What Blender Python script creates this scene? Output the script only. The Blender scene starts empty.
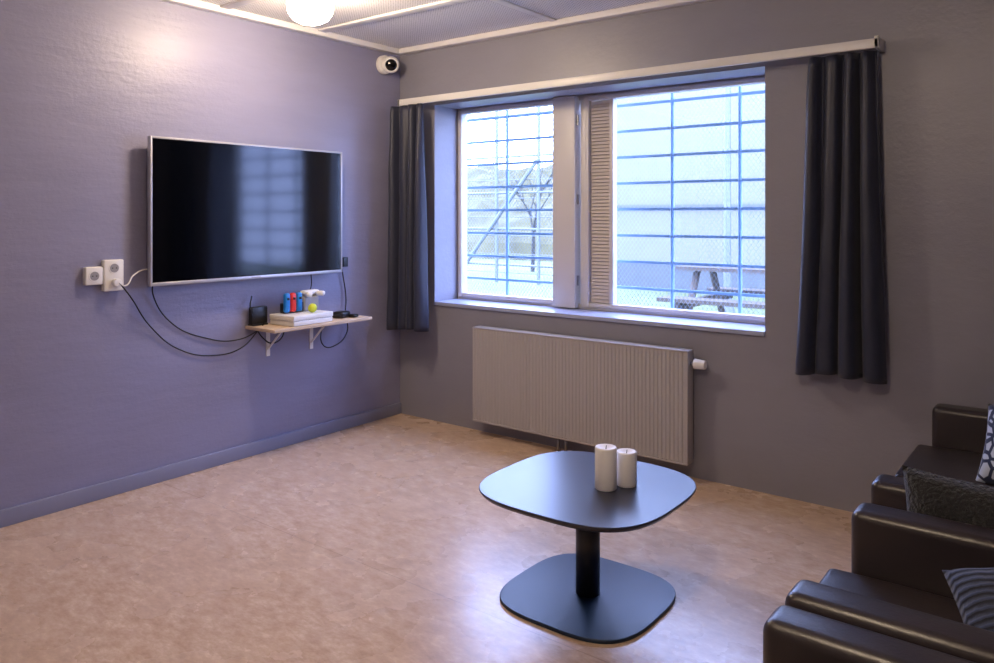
import bpy, bmesh, math, random
from mathutils import Vector, Matrix, Euler
from mathutils import noise as mn
random.seed(4)
scene=bpy.context.scene
COL=scene.collection
scene.view_settings.view_transform='Standard'
scene.view_settings.look='None'
scene.view_settings.exposure=0.0

# ------------------------------------------------------------ materials
def s2l(c):
    return tuple(((v/255)/12.92 if v/255<=0.04045 else ((v/255+0.055)/1.055)**2.4) for v in c)+(1,)
def mat(name,col,rough=0.5,metal=0.0,spec=0.5,bump=None,var=None,coat=0,sheen=0):
    """bump=(scale,strength,distance[,stretch]) ; var=(scale,amount)"""
    m=bpy.data.materials.new(name);m.use_nodes=True
    nt=m.node_tree;N=nt.nodes;L=nt.links
    b=N['Principled BSDF']
    b.inputs['Base Color'].default_value=col
    b.inputs['Roughness'].default_value=rough
    b.inputs['Metallic'].default_value=metal
    b.inputs['Specular IOR Level'].default_value=spec
    b.inputs['Coat Weight'].default_value=coat
    b.inputs['Sheen Weight'].default_value=sheen
    tc=N.new('ShaderNodeTexCoord')
    if var:
        n=N.new('ShaderNodeTexNoise');n.inputs['Scale'].default_value=var[0];n.inputs['Detail'].default_value=5
        L.new(tc.outputs['Object'],n.inputs['Vector'])
        mx=N.new('ShaderNodeMix');mx.data_type='RGBA'
        a=var[1]
        mx.inputs['A'].default_value=tuple(v*(1-a) for v in col[:3])+(1,)
        mx.inputs['B'].default_value=tuple(min(1,v*(1+a)) for v in col[:3])+(1,)
        L.new(n.outputs['Fac'],mx.inputs['Factor']);L.new(mx.outputs['Result'],b.inputs['Base Color'])
    if bump:
        mp=N.new('ShaderNodeMapping')
        if len(bump)>3: mp.inputs['Scale'].default_value=bump[3]
        n=N.new('ShaderNodeTexNoise');n.inputs['Scale'].default_value=bump[0];n.inputs['Detail'].default_value=6
        L.new(tc.outputs['Object'],mp.inputs['Vector']);L.new(mp.outputs['Vector'],n.inputs['Vector'])
        bp=N.new('ShaderNodeBump');bp.inputs['Strength'].default_value=bump[1];bp.inputs['Distance'].default_value=bump[2]
        L.new(n.outputs['Fac'],bp.inputs['Height']);L.new(bp.outputs['Normal'],b.inputs['Normal'])
    return m
def emis(name,col,st):
    m=bpy.data.materials.new(name);m.use_nodes=True
    b=m.node_tree.nodes['Principled BSDF']
    b.inputs['Base Color'].default_value=col
    b.inputs['Emission Color'].default_value=col
    b.inputs['Emission Strength'].default_value=st
    return m

# wall paint: brushed / trowelled plaster
def wallmat(name,col,stretch):
    m=mat(name,col,rough=0.40,spec=0.5)
    nt=m.node_tree;N=nt.nodes;L=nt.links;b=N['Principled BSDF']
    tc=N.new('ShaderNodeTexCoord')
    mp=N.new('ShaderNodeMapping');mp.inputs['Scale'].default_value=stretch
    L.new(tc.outputs['Object'],mp.inputs['Vector'])
    n1=N.new('ShaderNodeTexNoise');n1.inputs['Scale'].default_value=2.2;n1.inputs['Detail'].default_value=8;n1.inputs['Roughness'].default_value=0.63
    L.new(mp.outputs['Vector'],n1.inputs['Vector'])
    n2=N.new('ShaderNodeTexNoise');n2.inputs['Scale'].default_value=46;n2.inputs['Detail'].default_value=3
    L.new(tc.outputs['Object'],n2.inputs['Vector'])
    ad=N.new('ShaderNodeMath');ad.operation='MULTIPLY_ADD';ad.inputs[1].default_value=0.15
    L.new(n2.outputs['Fac'],ad.inputs[0]);L.new(n1.outputs['Fac'],ad.inputs[2])
    bp=N.new('ShaderNodeBump');bp.inputs['Strength'].default_value=0.52;bp.inputs['Distance'].default_value=0.012
    L.new(ad.outputs[0],bp.inputs['Height']);L.new(bp.outputs['Normal'],b.inputs['Normal'])
    mx=N.new('ShaderNodeMix');mx.data_type='RGBA'
    mx.inputs['A'].default_value=tuple(v*0.86 for v in col[:3])+(1,)
    mx.inputs['B'].default_value=tuple(v*1.14 for v in col[:3])+(1,)
    L.new(n1.outputs['Fac'],mx.inputs['Factor']);L.new(mx.outputs['Result'],b.inputs['Base Color'])
    return m
M_wallL=wallmat('paint_blue_grey',s2l((135,134,162)),(1,0.7,3.2))
M_wallB=wallmat('paint_warm_grey',s2l((139,138,150)),(0.9,1,1.6))
M_base=mat('baseboard_paint',s2l((130,132,156)),0.4,bump=(30,0.2,0.003))

def floormat():
    m=mat('linoleum_marbled',s2l((190,165,145)),rough=0.34,spec=0.5)
    nt=m.node_tree;N=nt.nodes;L=nt.links;b=N['Principled BSDF']
    tc=N.new('ShaderNodeTexCoord')
    mp=N.new('ShaderNodeMapping');mp.inputs['Scale'].default_value=(1.0,1.9,1);mp.inputs['Rotation'].default_value=(0,0,0.35);mp.inputs['Location'].default_value=(7.3,11.1,3.37)
    L.new(tc.outputs['Object'],mp.inputs['Vector'])
    n1=N.new('ShaderNodeTexNoise');n1.inputs['Scale'].default_value=15;n1.inputs['Detail'].default_value=8;n1.inputs['Roughness'].default_value=0.72
    L.new(mp.outputs['Vector'],n1.inputs['Vector'])
    cr=N.new('ShaderNodeValToRGB')
    e=cr.color_ramp.elements
    e[0].position=0.26;e[0].color=s2l((178,149,126))
    e[1].position=0.72;e[1].color=s2l((230,208,186))
    x=e.new(0.46);x.color=s2l((200,171,147))
    x=e.new(0.56);x.color=s2l((209,182,159))
    L.new(n1.outputs['Fac'],cr.inputs['Fac'])
    sep=N.new('ShaderNodeSeparateXYZ');L.new(tc.outputs['Object'],sep.inputs[0])
    fr=N.new('ShaderNodeMath');fr.operation='PINGPONG';fr.inputs[1].default_value=1.0
    ad=N.new('ShaderNodeMath');ad.operation='ADD';ad.inputs[1].default_value=1.72
    L.new(sep.outputs['Y'],ad.inputs[0]);L.new(ad.outputs[0],fr.inputs[0])
    lt=N.new('ShaderNodeMath');lt.operation='LESS_THAN';lt.inputs[1].default_value=0.0022
    L.new(fr.outputs[0],lt.inputs[0])
    mx=N.new('ShaderNodeMix');mx.data_type='RGBA'
    mx.inputs['B'].default_value=s2l((140,112,96))
    ml=N.new('ShaderNodeMath');ml.operation='MULTIPLY';ml.inputs[1].default_value=0.4
    L.new(lt.outputs[0],ml.inputs[0]);L.new(ml.outputs[0],mx.inputs['Factor'])
    L.new(cr.outputs['Color'],mx.inputs['A']);L.new(mx.outputs['Result'],b.inputs['Base Color'])
    n2=N.new('ShaderNodeTexNoise');n2.inputs['Scale'].default_value=3.0;n2.inputs['Detail'].default_value=6
    L.new(tc.outputs['Object'],n2.inputs['Vector'])
    mr=N.new('ShaderNodeMapRange');mr.inputs['To Min'].default_value=0.16;mr.inputs['To Max'].default_value=0.38
    L.new(n2.outputs['Fac'],mr.inputs['Value']);L.new(mr.outputs['Result'],b.inputs['Roughness'])
    bp=N.new('ShaderNodeBump');bp.inputs['Strength'].default_value=0.06;bp.inputs['Distance'].default_value=0.003
    L.new(n1.outputs['Fac'],bp.inputs['Height']);L.new(bp.outputs['Normal'],b.inputs['Normal'])
    return m
M_floor=floormat()

def perfmat():
    m=mat('perforated_ceiling_tile',s2l((222,219,222)),rough=0.6)
    nt=m.node_tree;N=nt.nodes;L=nt.links;b=N['Principled BSDF']
    tc=N.new('ShaderNodeTexCoord')
    sc=N.new('ShaderNodeVectorMath');sc.operation='SCALE';sc.inputs['Scale'].default_value=55
    L.new(tc.outputs['Object'],sc.inputs[0])
    fr=N.new('ShaderNodeVectorMath');fr.operation='FRACTION';L.new(sc.outputs[0],fr.inputs[0])
    sb=N.new('ShaderNodeVectorMath');sb.operation='SUBTRACT';sb.inputs[1].default_value=(0.5,0.5,0.5);L.new(fr.outputs[0],sb.inputs[0])
    mu=N.new('ShaderNodeVectorMath');mu.operation='MULTIPLY';mu.inputs[1].default_value=(1,1,0);L.new(sb.outputs[0],mu.inputs[0])
    le=N.new('ShaderNodeVectorMath');le.operation='LENGTH';L.new(mu.outputs[0],le.inputs[0])
    lt=N.new('ShaderNodeMath');lt.operation='LESS_THAN';lt.inputs[1].default_value=0.18;L.new(le.outputs['Value'],lt.inputs[0])
    mx=N.new('ShaderNodeMix');mx.data_type='RGBA'
    mx.inputs['A'].default_value=s2l((228,226,228));mx.inputs['B'].default_value=s2l((110,108,112))
    L.new(lt.outputs[0],mx.inputs['Factor']);L.new(mx.outputs['Result'],b.inputs['Base Color'])
    return m
M_perf=perfmat()
M_trimw=mat('white_ceiling_trim',s2l((232,230,230)),0.45)
M_white=mat('white_enamel',s2l((228,226,224)),0.35)
M_frame=mat('window_frame_offwhite',s2l((208,205,206)),0.4)
M_vent=mat('vent_slats_beige',s2l((190,182,180)),0.5)
M_sill=mat('sill_paint',s2l((165,172,200)),0.3)
M_plast=mat('white_plastic',s2l((232,230,228)),0.35)
M_black=mat('black_plastic',s2l((22,22,24)),0.4)
M_rubber=mat('cable_rubber',s2l((20,20,22)),0.5)
M_lens=mat('lens_black_glass',s2l((8,8,10)),0.08)
M_bezel=mat('silver_bezel',s2l((185,185,195)),0.35,metal=0.4)
M_screen=mat('tv_glass',s2l((2,3,7)),0.09,spec=0.32)
M_metal=mat('brushed_metal',s2l((160,160,165)),0.35,metal=0.9)
M_bar=mat('guard_bar_blue_paint',s2l((125,160,200)),0.45)
M_wire=mat('guard_wire_galvanised',s2l((170,185,200)),0.5)
M_curt=mat('curtain_navy_satin',s2l((36,40,60)),0.5,bump=(260,0.25,0.002),sheen=0.12)
M_rad=mat('radiator_enamel',s2l((172,168,170)),0.42)
M_tabletop=mat('table_laminate_black',s2l((40,43,60)),0.30,spec=0.5,bump=(300,0.06,0.001))
M_tablebase=mat('table_steel_powder_navy',s2l((18,40,66)),0.40,bump=(500,0.08,0.001))
M_tablecol=mat('table_column_black',s2l((34,35,42)),0.35)
M_wax=mat('candle_wax',s2l((246,243,244)),0.5)
M_leather=mat('leather_dark_brown',s2l((46,39,41)),0.34,spec=0.5,bump=(140,0.22,0.002),var=(6,0.15))
M_wood=mat('shelf_birch',s2l((200,176,150)),0.5,bump=(20,0.1,0.002,(1,12,1)),var=(12,0.12))
M_red=mat('controller_red',s2l((215,50,45)),0.35)
M_blue=mat('controller_blue',s2l((30,120,200)),0.35)
M_yel=mat('ball_yellow_green',s2l((205,215,60)),0.4)
M_grey=mat('grey_plastic',s2l((150,148,152)),0.45)
M_globe=emis('lamp_opal_glass',(1.0,0.78,0.56,1),134)
M_fur=mat('pillow_dark_fluffy',s2l((32,32,36)),0.9,bump=(90,1.0,0.02),var=(60,0.45),sheen=0.15)
def stripemat(name,c1,c2,scale,axis='Z',noise=False):
    m=mat(name,c1,0.8,sheen=0.15)
    nt=m.node_tree;N=nt.nodes;L=nt.links;b=N['Principled BSDF']
    tc=N.new('ShaderNodeTexCoord')
    if noise:
        w=N.new('ShaderNodeTexVoronoi');w.inputs['Scale'].default_value=scale;w.feature='DISTANCE_TO_EDGE'
        L.new(tc.outputs['Object'],w.inputs['Vector']);src=w.outputs['Distance']
    else:
        w=N.new('ShaderNodeTexWave');w.bands_direction=axis;w.inputs['Scale'].default_value=scale;w.inputs['Distortion'].default_value=1.2;w.inputs['Detail Scale'].default_value=3
        L.new(tc.outputs['Object'],w.inputs['Vector']);src=w.outputs['Fac']
    cr=N.new('ShaderNodeValToRGB');e=cr.color_ramp.elements
    if noise: e[0].position=0.10;e[1].position=0.14
    else: e[0].position=0.55;e[1].position=0.75
    e[0].color=c1;e[1].color=c2
    L.new(src,cr.inputs['Fac']);L.new(cr.outputs['Color'],b.inputs['Base Color'])
    bp=N.new('ShaderNodeBump');bp.inputs['Strength'].default_value=0.5;bp.inputs['Distance'].default_value=0.006
    L.new(src,bp.inputs['Height']);L.new(bp.outputs['Normal'],b.inputs['Normal'])
    return m
M_stripe=stripemat('pillow_navy_stripe',s2l((20,25,42)),s2l((50,58,84)),18,'Y')
M_patt=stripemat('pillow_pattern_blue_white',s2l((34,44,78)),s2l((190,200,222)),24,noise=True)
M_snowg=mat('ground_grass',(0.088,0.102,0.026,1),0.9,var=(0.8,0.5))
M_bld=mat('building_render_white',(0.150,0.142,0.100,1),0.8,var=(0.6,0.08))
M_bldd=mat('building_band_grey',(0.07,0.075,0.07,1),0.7)
M_hill=mat('hillside_brush',(0.070,0.062,0.022,1),0.95,var=(1.5,0.7))
M_fence=mat('fence_galvanised',(0.11,0.12,0.12,1),0.5)
M_bark=mat('tree_bark',(0.05,0.045,0.035,1),0.9)
M_bench=mat('weathered_wood_brown',(0.06,0.042,0.026,1),0.8,var=(20,0.2))
def glassmat():
    m=bpy.data.materials.new('window_glass');m.use_nodes=True
    nt=m.node_tree;N=nt.nodes;L=nt.links;N.clear()
    o=N.new('ShaderNodeOutputMaterial');t=N.new('ShaderNodeBsdfTransparent');g=N.new('ShaderNodeBsdfGlossy');g.inputs['Roughness'].default_value=0.02
    t.inputs['Color'].default_value=(0.92,0.96,1,1)
    mx=N.new('ShaderNodeMixShader');mx.inputs[0].default_value=0.05
    L.new(t.outputs[0],mx.inputs[1]);L.new(g.outputs[0],mx.inputs[2]);L.new(mx.outputs[0],o.inputs[0])
    return m
M_glass=glassmat()

# ------------------------------------------------------------ helpers
def empty(name,loc=(0,0,0),rot=0):
    e=bpy.data.objects.new(name,None);e.empty_display_size=0.1
    e.location=loc;e.rotation_euler=(0,0,rot);COL.objects.link(e);return e
def newobj(name,bm,m,parent=None,smooth=False,loc=(0,0,0)):
    me=bpy.data.meshes.new(name);bm.normal_update();bm.to_mesh(me);bm.free()
    if isinstance(m,(list,tuple)):
        for k in m: me.materials.append(k)
    else: me.materials.append(m)
    if smooth:
        for p in me.polygons:p.use_smooth=True
    o=bpy.data.objects.new(name,me);o.location=loc;COL.objects.link(o)
    if parent:o.parent=parent
    return o
def addbox(bm,x0,x1,y0,y1,z0,z1,mi=0):
    r=bmesh.ops.create_cube(bm,size=1)
    for v in r['verts']:
        v.co=Vector(((x0+x1)/2+v.co.x*(x1-x0),(y0+y1)/2+v.co.y*(y1-y0),(z0+z1)/2+v.co.z*(z1-z0)))
    fs={f for v in r['verts'] for f in v.link_faces}
    for f in fs:f.material_index=mi
    return r['verts']
def bevel_mod(o,w,seg=3,angle=True):
    b=o.modifiers.new('bevel','BEVEL');b.width=w;b.segments=seg
    if angle:b.limit_method='ANGLE';b.angle_limit=math.radians(40)
    for p in o.data.polygons:p.use_smooth=True
    return o
def box(name,x0,x1,y0,y1,z0,z1,m,parent=None,bev=0,seg=3):
    bm=bmesh.new();addbox(bm,x0,x1,y0,y1,z0,z1)
    o=newobj(name,bm,m,parent)
    if bev:bevel_mod(o,bev,seg)
    return o
def boxes(name,lst,m,parent=None,bev=0,seg=2):
    bm=bmesh.new()
    for b in lst:addbox(bm,*b)
    o=newobj(name,bm,m,parent)
    if bev:bevel_mod(o,bev,seg)
    return o
def addcyl(bm,p0,p1,r0,r1=None,seg=24,mi=0):
    r1=r0 if r1 is None else r1
    p0=Vector(p0);p1=Vector(p1);d=p1-p0
    q=Vector((0,0,1)).rotation_difference(d.normalized()).to_matrix().to_4x4()
    mt=Matrix.Translation((p0+p1)/2)@q
    r=bmesh.ops.create_cone(bm,cap_ends=True,segments=seg,radius1=r0,radius2=r1,depth=d.length,matrix=mt)
    for f in {f for v in r['verts'] for f in v.link_faces}:f.material_index=mi
def cyl(name,p0,p1,r0,m,parent=None,r1=None,seg=32,bev=0):
    bm=bmesh.new();addcyl(bm,p0,p1,r0,r1,seg);o=newobj(name,bm,m,parent)
    for p in o.data.polygons:p.use_smooth=len(p.vertices)==4
    if bev:bevel_mod(o,bev,3)
    return o
def lathe(name,prof,m,parent=None,loc=(0,0,0),seg=40):
    """prof list of (r,z)"""
    bm=bmesh.new();rings=[]
    for r,z in prof:
        if r<1e-6: rings.append([bm.verts.new((0,0,z))])
        else: rings.append([bm.verts.new((r*math.cos(2*math.pi*i/seg),r*math.sin(2*math.pi*i/seg),z)) for i in range(seg)])
    for a,b in zip(rings,rings[1:]):
        for i in range(seg):
            j=(i+1)%seg
            if len(a)==1 and len(b)==1: continue
            if len(a)==1: bm.faces.new((a[0],b[j],b[i]))
            elif len(b)==1: bm.faces.new((a[i],a[j],b[0]))
            else: bm.faces.new((a[i],a[j],b[j],b[i]))
    bmesh.ops.recalc_face_normals(bm,faces=bm.faces)
    return newobj(name,bm,m,parent,smooth=True,loc=loc)
def superpts(a,n,seg=96):
    out=[]
    for i in range(seg):
        t=2*math.pi*i/seg;c,s=math.cos(t),math.sin(t)
        r=a/((abs(c)**n+abs(s)**n)**(1/n));out.append((r*c,r*s))
    return out
def superplate(name,a,n,prof,m,parent=None,loc=(0,0,0)):
    """prof (inset,z) list bottom to top"""
    bm=bmesh.new();rings=[]
    for ins,z in prof:
        rings.append([bm.verts.new((x,y,z)) for x,y in superpts(a-ins,n)])
    k=len(rings[0])
    for p,q in zip(rings,rings[1:]):
        for i in range(k):bm.faces.new((p[i],p[(i+1)%k],q[(i+1)%k],q[i])).smooth=True
    bm.faces.new(rings[-1]);bm.faces.new(rings[0][::-1])
    return newobj(name,bm,m,parent,loc=loc)
def cable(name,pts,r,m,parent=None):
    cu=bpy.data.curves.new(name,'CURVE');cu.dimensions='3D';cu.bevel_depth=r;cu.bevel_resolution=3;cu.resolution_u=12
    sp=cu.splines.new('BEZIER');sp.bezier_points.add(len(pts)-1)
    for b,p in zip(sp.bezier_points,pts):
        b.co=p;b.handle_left_type='AUTO';b.handle_right_type='AUTO'
    cu.materials.append(m)
    o=bpy.data.objects.new(name,cu);COL.objects.link(o)
    if parent:o.parent=parent
    return o
def pillow(name,w,h,t,m,loc,lean,yaw,roll=0,parent=None):
    """stands upright facing -Y; roll = in-plane turn, lean = tip back, yaw = about Z"""
    bm=bmesh.new();n=28;top=[];bot=[]
    for s,store in((1,top),(-1,bot)):
        for i in range(n+1):
            row=[]
            for j in range(n+1):
                u=2*i/n-1;v=2*j/n-1
                th=max(0,(1-u**4))**0.5*max(0,(1-v**4))**0.5
                pin=1-0.07*(1-abs(v)**2)*abs(u)**3, 1-0.07*(1-abs(u)**2)*abs(v)**3
                x=u*w/2*pin[0];y=v*h/2*pin[1]
                wr=0.004*math.sin(9*u+3*v)*th
                row.append(bm.verts.new((x,y,s*(t/2*th)+wr)))
            store.append(row)
    for g,fl in((top,False),(bot,True)):
        for i in range(n):
            for j in range(n):
                f=[g[i][j],g[i+1][j],g[i+1][j+1],g[i][j+1]]
                bm.faces.new(f[::-1] if fl else f)
    bmesh.ops.remove_doubles(bm,verts=bm.verts,dist=0.0005)
    R=Matrix.Rotation(math.radians(yaw),4,'Z')@Matrix.Rotation(math.radians(90-lean),4,'X')@Matrix.Rotation(math.radians(roll),4,'Z')
    o=newobj(name,bm,m,parent,smooth=True,loc=loc);o.rotation_euler=R.to_euler()
    return o

# ------------------------------------------------------------ room
XR=4.12;YF=-4.6;H=2.48
box('floor',-0.2,XR+0.2,YF-0.2,0.3,-0.15,0.0,M_floor)
box('wall_left',-0.2,0.0,YF-0.2,0.3,0,H+0.12,M_wallL)
box('wall_right',XR,XR+0.2,YF-0.2,0.3,0,H+0.12,M_wallB)
box('wall_front',0,XR,YF-0.2,YF,0,H+0.12,M_wallB)
WX0,WX1,WZ0,WZ1=0.32,2.49,0.775,2.08;WD=0.30
boxes('wall_back',[(0,WX0,0,WD,0,H+.12),(WX1,XR,0,WD,0,H+.12),(WX0,WX1,0,WD,0,WZ0),(WX0,WX1,0,WD,WZ1,H+.12)],M_wallB)
box('ceiling',-0.2,XR+0.2,YF-0.2,0.3,H+0.0,H+0.12,M_perf)
box('trim_1',0,XR,-0.06,0,H-0.035,H,M_trimw,bev=0.004)
box('trim_2',0,0.05,YF,-0.06,H-0.035,H,M_trimw,bev=0.004)
st=[]
y=-0.72
while y>YF:
    st.append((0.05,XR,y-0.03,y+0.03,H-0.012,H));y-=0.66
for x in (1.3,2.6):
    st.append((x-0.02,x+0.02,YF,-0.06,H-0.010,H))
boxes('trim_3',st,M_trimw,bev=0.003)
box('baseboard_left',0,0.016,YF,0,0,0.075,M_base,bev=0.004)
box('baseboard_right',XR-0.016,XR,YF,0,0,0.075,M_base,bev=0.004)

# ------------------------------------------------------------ window
win=empty('window_1')
FY=0.235
def rect_frame(x0,x1,z0,z1,t,y0,y1):
    return [(x0,x0+t,y0,y1,z0,z1),(x1-t,x1,y0,y1,z0,z1),(x0+t,x1-t,y0,y1,z0,z0+t),(x0+t,x1-t,y0,y1,z1-t,z1)]
Z0=WZ0+0.022
boxes('outer_frame',rect_frame(WX0,WX1,Z0-0.01,WZ1,0.03,FY,WD),M_frame,win,bev=0.003)
boxes('casement_left',rect_frame(0.335,1.15,Z0+0.006,WZ1-0.012,0.026,FY-0.012,FY+0.04),M_frame,win,bev=0.003)
boxes('mullion_panel',[(1.125,1.285,FY-0.045,WD,Z0-0.005,WZ1-0.002)],M_frame,win,bev=0.004)
boxes('mullion_post',[(1.30,1.335,FY-0.005,WD,Z0,WZ1-0.01)],M_frame,win,bev=0.003)
boxes('casement_right',rect_frame(1.335,2.475,Z0+0.006,WZ1-0.012,0.026,FY-0.012,FY+0.04),M_frame,win,bev=0.003)
boxes('casement_right_stile',[(1.50,1.525,FY-0.008,FY+0.04,Z0+0.03,WZ1-0.04)],M_frame,win,bev=0.003)
# ventilation panel: tilted slats in front of a backing board
bm=bmesh.new();z=Z0+0.045
R3=Matrix.Rotation(math.radians(-22),3,'X')
while z<WZ1-0.06:
    vs=addbox(bm,1.363,1.500,-0.0015,0.0015,-0.0090,0.0090)
    for v in vs:
        v.co=(R3@v.co)+Vector((0,FY+0.012,z))
    z+=0.0205
newobj('vent_slats',bm,M_vent,win)
box('vent_backing',1.36,1.503,FY+0.018,FY+0.03,Z0+0.03,WZ1-0.04,M_frame,win)
bm=bmesh.new()
for z in (0.93,1.42,1.90):addcyl(bm,(1.293,FY-0.02,z),(1.293,FY-0.02,z+0.06),0.008)
newobj('hinges',bm,M_metal,win)
box('glass_left',0.355,1.13,FY+0.015,FY+0.019,Z0+0.03,WZ1-0.036,M_glass,win)
box('glass_right',1.52,2.455,FY+0.015,FY+0.019,Z0+0.03,WZ1-0.036,M_glass,win)
box('sill',WX0,WX1,-0.012,FY+0.01,WZ0-0.012,WZ0+0.012,M_sill,win,bev=0.004)
guard=empty('window_security_grille')
bm=bmesh.new();gy=0.40
for z in [0.76+0.1575*i for i in range(1,9)]:
    addbox(bm,0.05,2.75,gy-0.006,gy+0.006,z-0.008,z+0.008)
for x in (0.22,0.62,1.02,1.42,1.82,2.22,2.62):
    addcyl(bm,(x,gy,0.6),(x,gy,2.25),0.011,seg=12)
newobj('bars',bm,M_bar,guard)
bm=bmesh.new();wy=0.43
def wire(p,q):
    d=(Vector(q)-Vector(p)).normalized();n=Vector((0,1,0)).cross(d)*0.0009
    vs=[bm.verts.new(Vector(p)+n),bm.verts.new(Vector(p)-n),bm.verts.new(Vector(q)-n),bm.verts.new(Vector(q)+n)]
    bm.faces.new(vs)
sp=0.022
for i in range(-80,130):
    a=0.1+i*sp*1.2
    wire((a,wy,0.62),(a+1.6*0.75,wy,2.22))
    wire((a+1.6*0.75,wy,0.62),(a,wy,2.22))
bmesh.ops.bisect_plane(bm,geom=bm.verts[:]+bm.edges[:]+bm.faces[:],plane_co=(0.1,0,0),plane_no=(-1,0,0),clear_outer=True)
bmesh.ops.bisect_plane(bm,geom=bm.verts[:]+bm.edges[:]+bm.faces[:],plane_co=(2.7,0,0),plane_no=(1,0,0),clear_outer=True)
newobj('wire_mesh',bm,M_wire,guard)
boxes('brackets',[(0.06,0.09,WD,0.44,0.9,0.93),(2.66,2.69,WD,0.44,0.9,0.93),(0.06,0.09,WD,0.44,1.9,1.93),(2.66,2.69,WD,0.44,1.9,1.93)],M_wire,guard)

# ------------------------------------------------------------ curtain rail + curtains
rail=empty('curtain_rail')
box('board',0.10,3.02,-0.125,-0.108,2.080,2.122,M_white,rail,bev=0.003)
box('track',0.10,3.02,-0.108,-0.085,2.10,2.122,M_white,rail,bev=0.003)
boxes('brackets',[(3.002,3.02,-0.125,0,2.080,2.132),(1.5,1.52,-0.1,0,2.10,2.122),(0.10,0.118,-0.125,0,2.080,2.122)],M_white,rail,bev=0.002)
def curtain(name,xt0,xt1,xb0,xb1,z0,z1,folds,ph,yt,yb,a0,a1):
    bm=bmesh.new();nu=folds*16;nv=40;g=[]
    for j in range(nv+1):
        v=j/nv;z=z1+(z0-z1)*v;row=[]
        for i in range(nu+1):
            u=i/nu
            k=v**0.8
            x=(xt0+(xt1-xt0)*u)*(1-k)+(xb0+(xb1-xb0)*u)*k
            amp=a0+a1*v**0.6
            uu=u+0.018*math.sin(5*u+4*v+ph)
            w=math.sin(2*math.pi*folds*uu+ph)
            w2=math.copysign(abs(w)**0.75,w)
            yy=yt+(yb-yt)*k+amp*w2*(0.75+0.35*math.sin(9*u+ph))
            x+=0.012*math.cos(2*math.pi*folds*uu+ph)*(0.4+v)
            yy+=0.006*mn.noise(Vector((u*6,v*7,ph)))
            zz=z-(0.008*math.sin(6*u+ph) if j==nv else 0)
            row.append(bm.verts.new((x,yy,zz)))
        g.append(row)
    for j in range(nv):
        for i in range(nu):bm.faces.new((g[j][i],g[j+1][i],g[j+1][i+1],g[j][i+1]))
    o=newobj(name,bm,M_curt,smooth=True)
    s=o.modifiers.new('solid','SOLIDIFY');s.thickness=0.003
    return o
curtain('curtain',0.03,0.33,0.03,0.37,0.61,2.076,4,0.4,-0.135,-0.15,0.02,0.035)
curtain('curtain',2.715,3.005,2.655,3.04,0.625,2.076,4,1.9,-0.085,-0.085,0.022,0.028)

# ------------------------------------------------------------ radiator
rad=empty('radiator')
bm=bmesh.new()
x0,x1,z0,z1=0.73,2.13,0.09,0.665;nr=62;p=(x1-x0)/nr
prof=[]
for i in range(nr):
    a=x0+i*p
    prof+=[(a,-0.0965),(a+p*0.25,-0.100),(a+p*0.75,-0.100),(a+p,-0.0965)]
def ribpanel(prof,za,zb):
    lo=[bm.verts.new((x,y,za)) for x,y in prof];hi=[bm.verts.new((x,y,zb)) for x,y in prof]
    for i in range(len(prof)-1):
        if prof[i]!=prof[i+1]:bm.faces.new((lo[i],lo[i+1],hi[i+1],hi[i]))
ribpanel(prof,z0,z1)
newobj('ribbed_front',bm,M_rad,rad)
boxes('casing',[(x0,x1,-0.0955,-0.03,z0+0.005,z1-0.006),(x0-0.004,x0+0.004,-0.101,-0.03,z0,z1),(x1-0.004,x1+0.004,-0.101,-0.03,z0,z1),(x0,x1,-0.102,-0.03,z1-0.008,z1+0.002),(x0,x1,-0.102,-0.03,z0-0.004,z0+0.008)],M_rad,rad,bev=0.0015)
boxes('wall_brackets',[(1.0,1.03,-0.04,0,0.15,0.6),(1.85,1.88,-0.04,0,0.15,0.6)],M_rad,rad)
bm=bmesh.new()
addcyl(bm,(x1,-0.065,0.60),(x1+0.03,-0.065,0.60),0.010,seg=16)
addcyl(bm,(1.33,-0.06,0.0),(1.33,-0.06,0.09),0.009,seg=16)
addcyl(bm,(1.38,-0.06,0.0),(1.38,-0.06,0.09),0.009,seg=16)
newobj('pipes',bm,M_metal,rad,smooth=True)
cyl('thermostat_knob',(x1+0.025,-0.065,0.60),(x1+0.085,-0.065,0.60),0.027,M_plast,rad,r1=0.022,bev=0.004)

# ------------------------------------------------------------ television
tv=empty('wall_mounted_television')
tx=0.09;ty0,ty1,tz0,tz1=-1.815,-0.590,1.003,1.745
box('body',0.045,0.083,ty0+0.01,ty1-0.01,tz0+0.01,tz1-0.01,M_black,tv,bev=0.008)
b=0.011
boxes('bezel',[(0.06,tx,ty0,ty0+b,tz0,tz1),(0.06,tx,ty1-b,ty1,tz0,tz1),(0.06,tx,ty0+b,ty1-b,tz1-b,tz1),(0.06,tx,ty0+b,ty1-b,tz0,tz0+b+0.006)],M_bezel,tv,bev=0.002)
box('screen',0.08,tx-0.003,ty0+b,ty1-b,tz0+b+0.005,tz1-b,M_screen,tv)
boxes('wall_mount',[(0,0.05,-1.45,-1.40,1.1,1.6),(0,0.05,-1.02,-0.97,1.1,1.6),(0,0.02,-1.5,-0.92,1.25,1.45)],M_black,tv)
box('brand_badge',tx-0.002,tx+0.001,-1.24,-1.18,tz0+0.006,tz0+0.012,M_grey,tv)

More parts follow.
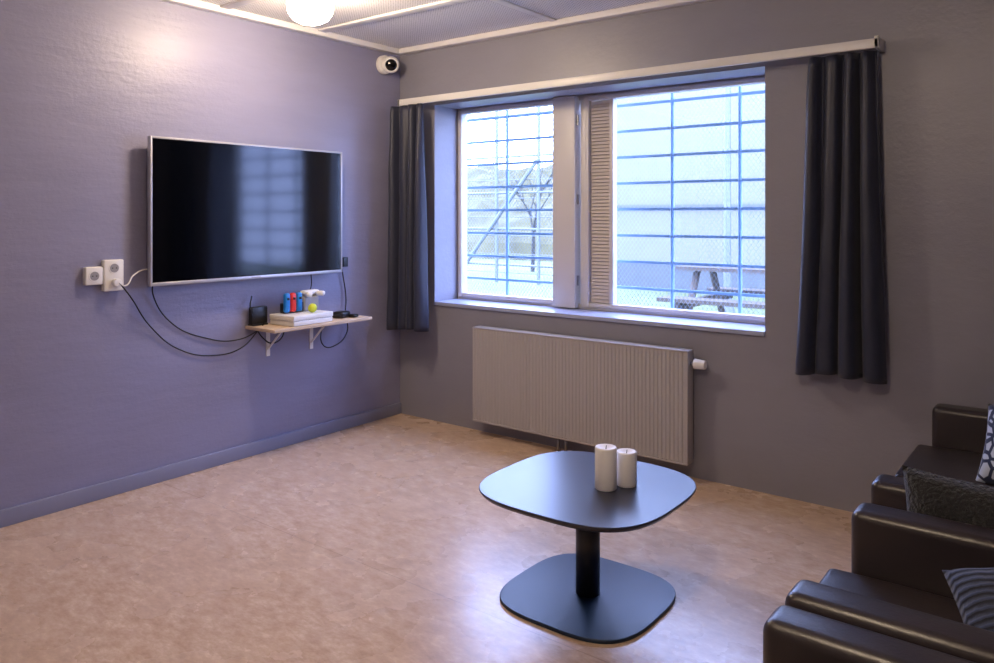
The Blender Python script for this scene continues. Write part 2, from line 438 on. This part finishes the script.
# ------------------------------------------------------------ outlets + cables
def socket(name,y0,y1,z0,z1,holes):
    e=empty(name)
    box('housing',0,0.035,y0,y1,z0,z1,M_plast,e,bev=0.006)
    bm=bmesh.new()
    for (yy,zz) in holes:
        addcyl(bm,(0.034,yy,zz),(0.037,yy,zz),0.026,seg=28)
    newobj('rings',bm,M_plast,e)
    bm=bmesh.new()
    for (yy,zz) in holes:
        addcyl(bm,(0.036,yy,zz),(0.0375,yy,zz),0.021,seg=28)
    newobj('recess',bm,M_grey,e)
    bm=bmesh.new()
    for (yy,zz) in holes:
        for s in(-1,1):addcyl(bm,(0.037,yy+s*0.009,zz),(0.0385,yy+s*0.009,zz),0.003,seg=10)
    newobj('contacts',bm,M_black,e)
    return e
socket('antenna_wall_socket',-2.098,-2.018,1.025,1.11,[(-2.058,1.067)])
so=socket('power_outlet',-2.012,-1.918,0.99,1.14,[(-1.965,1.10)])
cyl('plug',(0.035,-1.961,1.03),(0.065,-1.961,1.03),0.02,M_plast,so,bev=0.004)
shz=0.735
cable('television_power_cable',[(0.065,-1.957,1.03),(0.07,-1.93,1.015),(0.05,-1.88,1.06),(0.03,-1.80,1.085),(0.03,-1.74,1.07)],0.0035,M_plast)
cable('console_power_cable',[(0.065,-1.95,1.025),(0.06,-1.90,0.96),(0.02,-1.78,0.80),(0.012,-1.62,0.66),(0.012,-1.42,0.60),(0.015,-1.25,0.62),(0.03,-1.16,0.70),(0.06,-1.14,shz+0.01)],0.0035,M_rubber)
cable('video_cable',[(0.05,-1.78,1.03),(0.03,-1.77,0.96),(0.012,-1.66,0.80),(0.012,-1.47,0.70),(0.012,-1.28,0.665),(0.03,-1.17,0.70),(0.08,-1.15,shz+0.012)],0.0035,M_rubber)
cable('network_cable',[(0.05,-0.63,1.06),(0.03,-0.56,1.05),(0.02,-0.52,0.95),(0.02,-0.50,0.82),(0.03,-0.515,0.74),(0.03,-0.50,0.62),(0.03,-0.60,0.545),(0.03,-0.69,0.56),(0.03,-0.70,0.66),(0.05,-0.66,shz-0.02)],0.0035,M_rubber)
cable('charging_cable',[(0.05,-0.80,1.01),(0.04,-0.79,0.93),(0.05,-0.83,0.86),(0.07,-0.80,0.80),(0.10,-0.76,shz+0.01)],0.003,M_rubber)
cable('coiled_cable',[(0.02,-1.19,0.90),(0.05,-1.22,0.84),(0.03,-1.18,0.76),(0.02,-1.12,0.66),(0.03,-1.05,0.62),(0.03,-0.98,0.68),(0.04,-1.02,0.715)],0.004,M_rubber)
box('cable_adapter',0,0.03,-0.53,-0.49,1.03,1.09,M_black,bev=0.004)

# ------------------------------------------------------------ wall shelf with things
sh=empty('wall_shelf')
box('board',0,0.27,-1.22,-0.51,shz-0.018,shz,M_wood,sh,bev=0.002)
for i,yy in enumerate((-1.07,-0.76)):
    boxes('bracket_%d'%(i+1),[(0,0.006,yy-0.012,yy+0.012,shz-0.19,shz-0.018),(0,0.20,yy-0.012,yy+0.012,shz-0.024,shz-0.018)],M_white,sh)
    bm=bmesh.new();addcyl(bm,(0.004,yy,shz-0.15),(0.14,yy,shz-0.024),0.006,seg=10);newobj('brace_%d'%(i+1),bm,M_white,sh)
def rbox(name,cx,cy,cz,sx,sy,sz,m,rot=0,bev=0.006,parent=None):
    bm=bmesh.new();addbox(bm,-sx/2,sx/2,-sy/2,sy/2,-sz/2,sz/2)
    o=newobj(name,bm,m,parent,loc=(cx,cy,cz));o.rotation_euler=(0,0,rot)
    bevel_mod(o,bev,3);return o
gc=empty('game_console')
rbox('case_lower',0.155,-0.95,shz+0.016,0.20,0.29,0.028,M_plast,0.06,0.004,gc)
rbox('case_upper',0.155,-0.95,shz+0.045,0.205,0.295,0.028,M_plast,0.06,0.004,gc)
rbox('gap',0.155,-0.95,shz+0.03,0.19,0.28,0.012,M_black,0.06,0.002,gc)
bm=bmesh.new();addcyl(bm,(0.255,-1.06,shz+0.045),(0.2605,-1.06,shz+0.045),0.006,seg=16);newobj('power_button',bm,M_black,gc)
rt=empty('router')
rbox('body',0.03,-1.155,shz+0.055,0.032,0.105,0.10,M_black,0,0.006,rt)
rbox('foot',0.03,-1.155,shz+0.005,0.05,0.10,0.01,M_black,0,0.003,rt)
hg=empty('handheld_controllers')
ct=shz+0.0595
rbox('dock',0.11,-0.985,ct+0.03,0.04,0.14,0.058,M_black,0,0.006,hg)
for nm,yy,mm in(('grip_blue',-1.040,M_blue),('grip_red',-0.998,M_red),('grip_blue_2',-0.956,M_blue)):
    rbox(nm,0.135,yy,ct+0.062,0.028,0.038,0.11,mm,0,0.012,hg)
    rbox(nm+'_stick',0.151,yy,ct+0.085,0.008,0.014,0.014,M_black,0,0.003,hg)
rbox('controller_stand',0.09,-0.855,ct+0.045,0.07,0.12,0.09,M_grey,0.1,0.015)
gp=empty('gamepad')
rbox('body',0.10,-0.85,ct+0.106,0.05,0.12,0.028,M_plast,0.1,0.012,gp)
for s in(-1,1):
    o=rbox('grip_%d'%(s+2),0.145,-0.85+s*0.045,ct+0.100,0.05,0.036,0.028,M_plast,0.1+s*0.3,0.012,gp)
lathe('tennis_ball',[(0.0,-0.026),(0.011,-0.0238),(0.0184,-0.0184),(0.0243,-0.0094),(0.026,0),(0.0243,0.0094),(0.0184,0.0184),(0.011,0.0238),(0,0.026)],M_yel,loc=(0.20,-0.91,ct+0.026))
hd=empty('game_headset')
rbox('pad',0.16,-0.66,shz+0.02,0.08,0.10,0.04,M_black,0.3,0.015,hd)
rbox('mic',0.20,-0.60,shz+0.01,0.05,0.05,0.02,M_black,0.3,0.008,hd)

# ------------------------------------------------------------ security camera
sc=empty('security_camera')
D=Vector((0.70,-0.62,-0.25)).normalized()
cyl('base',(0,-0.165,2.358),(0.035,-0.165,2.358),0.062,M_plast,sc,bev=0.006)
C=Vector((0.075,-0.16,2.353))
prof=[(0,-0.055),(0.025,-0.049),(0.042,-0.036),(0.053,-0.015),(0.056,0.005),(0.053,0.022),(0.045,0.034),(0.040,0.036),(0.038,0.030),(0,0.030)]
o=lathe('ball_housing',prof,M_plast,sc,loc=C);o.rotation_euler=D.to_track_quat('Z','Y').to_euler()
o=lathe('lens_face',[(0.038,0.031),(0.030,0.036),(0.012,0.040),(0,0.041)],M_lens,sc,loc=C);o.rotation_euler=D.to_track_quat('Z','Y').to_euler()

# ------------------------------------------------------------ ceiling lamps
def lamp(x,y):
    e=empty('ceiling_lamp',(x,y,0))
    lathe('base_plate',[(0,H),(0.185,H),(0.19,H-0.010),(0.185,H-0.030),(0.14,H-0.055),(0.118,H-0.065),(0,H-0.065)],M_white,e)
    lathe('opal_globe',[(0.095,H-0.065),(0.106,H-0.08),(0.112,H-0.105),(0.106,H-0.14),(0.085,H-0.170),(0.05,H-0.188),(0,H-0.195)],M_globe,e)
    return e
lamp(0.73,-1.35)
lamp(2.9,-3.0)  # second lamp, out of view, added as fill light

# ------------------------------------------------------------ coffee table
TX,TY,TH=2.330,-1.402,0.397
ct_=empty('coffee_table',(TX,TY,0))
superplate('top',0.341,3.2,[(0.02,TH-0.024),(0.008,TH-0.018),(0.0,TH-0.006),(0.0,TH-0.002),(0.002,TH)],M_tabletop,ct_)
superplate('base',0.275,3.3,[(0.002,0.0),(0.0,0.002),(0.0,0.011),(0.002,0.013)],M_tablebase,ct_)
cyl('column',(0,0,0.013),(0,0,TH-0.03),0.043,M_tablecol,ct_,seg=48)
cyl('top_flange',(0,0,TH-0.032),(0,0,TH-0.022),0.10,M_tablecol,ct_,seg=40)
def candle(x,y,r,h):
    e=empty('pillar_candle',(x,y,TH))
    lathe('wax',[(0,0),(r-0.002,0),(r,0.003),(r*0.99,h*0.5),(r,h-0.006),(r-0.002,h-0.001),(r-0.006,h),(r-0.012,h-0.004),(0.008,h-0.010),(0,h-0.010)],M_wax,e)
    cyl('wick',(0,0,h-0.012),(0.002,0,h+0.004),0.0012,M_black,e,seg=8)
candle(2.402,-1.400,0.0385,0.146)
candle(2.444,-1.327,0.036,0.121)

# ------------------------------------------------------------ leather seating (faces -X)
def seat_unit(name,y0,y1,ncush,AH=0.58,xf=3.246):
    e=empty(name)
    xb=4.03;aw=0.11
    for i,(a,b) in enumerate(((y0,y0+aw),(y1-aw,y1))):
        o=box('arm_%d'%(i+1),xf,xb-0.02,a,b,0.10,AH,M_leather,e);bevel_mod(o,0.026,5)
    box('base',xf+0.02,xb-0.05,y0+aw,y1-aw,0.10,0.30,M_leather,e,bev=0.015)
    w=(y1-y0-2*aw)/ncush
    for i in range(ncush):
        a=y0+aw+i*w
        bm=bmesh.new();addbox(bm,xf-0.05,xb-0.20,a+0.003,a+w-0.003,0.29,0.425)
        bmesh.ops.subdivide_edges(bm,edges=bm.edges[:],cuts=6,use_grid_fill=True)
        cxm=(xf-0.05+xb-0.2)/2;cym=a+w/2
        for v in bm.verts:
            if v.co.z>0.42:
                u=(v.co.x-cxm)/((xb-xf-0.15)/2);q=(v.co.y-cym)/(w/2)
                v.co.z+=0.018*max(0,1-u*u)*max(0,1-q*q)+0.004*mn.noise(v.co*9)
        o=newobj('seat_cushion_%d'%(i+1),bm,M_leather,e);bevel_mod(o,0.03,5)
        box('back_cushion_%d'%(i+1),xb-0.21,xb-0.06,a+0.003,a+w-0.003,0.40,0.80,M_leather,e,bev=0.045,seg=5)
    box('back',xb-0.07,xb,y0+0.02,y1-0.02,0.10,0.78,M_leather,e,bev=0.025,seg=4)
    bm=bmesh.new()
    for x in(xf+0.05,xb-0.08):
        for y in(y0+0.055,y1-0.055):addcyl(bm,(x,y,0),(x,y,0.105),0.018,0.022,seg=16)
    newobj('legs',bm,M_black,e)
    return e
seat_unit('leather_sofa',-1.33,-0.12,2,xf=3.235)
seat_unit('leather_armchair',-2.165,-1.50,1)
seat_unit('leather_armchair',-2.86,-2.19,1)
pillow('throw_pillow',0.44,0.42,0.14,M_fur,(3.555,-1.415,0.455),2,0)
pillow('throw_pillow',0.34,0.34,0.11,M_stripe,(3.70,-1.89,0.512),56,-5,24)
pillow('throw_pillow',0.32,0.28,0.12,M_patt,(3.60,-0.62,0.545),20,-8,-4)

# ------------------------------------------------------------ outside
box('ground_outside',-32,14,0.6,30,-0.1,0.05,M_snowg)
bd=empty('neighbouring_building')
box('facade',-3.3,9,9,14,0.05,5.2,M_bld,bd)
box('plinth',-3.33,9,8.96,9.0,0.05,0.5,M_bldd,bd)
boxes('reveals',[(-3.35,9,8.94,9.0,1.50,1.55),(-3.35,9,8.9,9.0,5.1,5.3)],M_bldd,bd)
bm=bmesh.new()
bmesh.ops.create_grid(bm,x_segments=70,y_segments=28,size=1)
for v in bm.verts:
    x=v.co.x*13-17.5;y=v.co.y*5+19.5
    t=(v.co.y+1)/2
    z=0.0+4.2*(t**0.6)*(0.85+0.3*mn.noise(Vector((x*0.15,y*0.2,0))))+0.6*mn.noise(Vector((x*0.9,y*0.9,3)))*min(1,t*4)
    v.co=Vector((x,y,z))
newobj('hillside',bm,M_hill,smooth=False)
def tree(name,x,y,z,h):
    bm=bmesh.new()
    def br(p,d,l,r,n):
        q=p+d*l
        addcyl(bm,p,q,r,r*0.65,seg=6)
        if n==0:return
        for k in range(3):
            a=random.uniform(0,6.28);t=random.uniform(0.35,0.7)
            side=Vector((math.cos(a),math.sin(a),0))
            nd=(d+side*t+Vector((0,0,0.15))).normalized()
            br(p+d*l*random.uniform(0.6,1.0),nd,l*random.uniform(0.55,0.8),r*0.55,n-1)
    br(Vector((0,0,0)),Vector((0.03,0,1)).normalized(),h*0.32,0.05,4)
    return newobj(name,bm,M_bark,loc=(x,y,z))
tree('bare_tree',-6.6,11.0,0.05,3.4)
tree('bare_tree',-8.8,11.0,0.05,3.6)
fe=empty('perimeter_fence')
bm=bmesh.new()
for i in range(10):
    x=-12.5+i*1.0
    addcyl(bm,(x,8.2,0.0),(x,8.2,3.4),0.035,seg=10)
    addcyl(bm,(x,8.2,3.4),(x-0.15,7.8,3.75),0.03,seg=10)
for z in(0.4,1.1,1.8,2.5,3.3):addcyl(bm,(-12.6,8.2,z),(-3.5,8.2,z),0.022,seg=8)
addcyl(bm,(-6.5,8.15,0.1),(-4.5,8.15,2.4),0.04,seg=8)
for i in range(9):
    addcyl(bm,(-12.6,8.2,0.25+i*0.36),(-3.5,8.2,0.25+i*0.36),0.008,seg=5)
newobj('posts_and_rails',bm,M_fence,fe)
bm=bmesh.new();addcyl(bm,(0,6,0.05),(0,6,5),0.05,0.035,seg=16);addcyl(bm,(0,6,0.05),(0,6,0.3),0.10,0.06,seg=16)
newobj('outdoor_pole',bm,M_fence,fe)  # freestanding pole outside, only grouped with the fence
pt=empty('picnic_table',(0.95,4.3,0.05))
boxes('top',[(-0.75,0.75,-0.36+i*0.15,-0.36+i*0.15+0.13,0.72,0.76) for i in range(5)],M_bench,pt)
boxes('benches',[(-0.75,0.75,-0.78,-0.52,0.42,0.46),(-0.75,0.75,0.52,0.78,0.42,0.46)],M_bench,pt)
bm=bmesh.new()
for x in(-0.55,0.55):
    addbox(bm,x-0.03,x+0.03,-0.75,0.75,0.34,0.42)
    addcyl(bm,(x,-0.6,0),(x,-0.2,0.72),0.04,seg=8);addcyl(bm,(x,0.6,0),(x,0.2,0.72),0.04,seg=8)
newobj('trestles',bm,M_bench,pt)

# ------------------------------------------------------------ world + portal
w=bpy.data.worlds.new('overcast_sky');scene.world=w;w.use_nodes=True
bg=w.node_tree.nodes['Background'];bg.inputs['Color'].default_value=(0.45,0.55,1.0,1);bg.inputs['Strength'].default_value=24
ld=bpy.data.lights.new('window_portal','AREA');ld.shape='RECTANGLE';ld.size=2.2;ld.size_y=1.32
ld.cycles.is_portal=True
lo=bpy.data.objects.new('window_portal',ld);lo.location=((WX0+WX1)/2,0.335,(WZ0+WZ1)/2)
lo.rotation_euler=(math.radians(-90),0,0);COL.objects.link(lo)

# ------------------------------------------------------------ camera
cd=bpy.data.cameras.new('camera');cd.sensor_width=36;cd.lens=36*769/994
cd.shift_y=-115.5/994;cd.clip_start=0.05
co=bpy.data.objects.new('camera',cd);COL.objects.link(co)
co.location=(3.746,-3.765,1.35)
co.rotation_euler=(math.radians(90),0,math.atan2(0.611,0.7915))
scene.camera=co
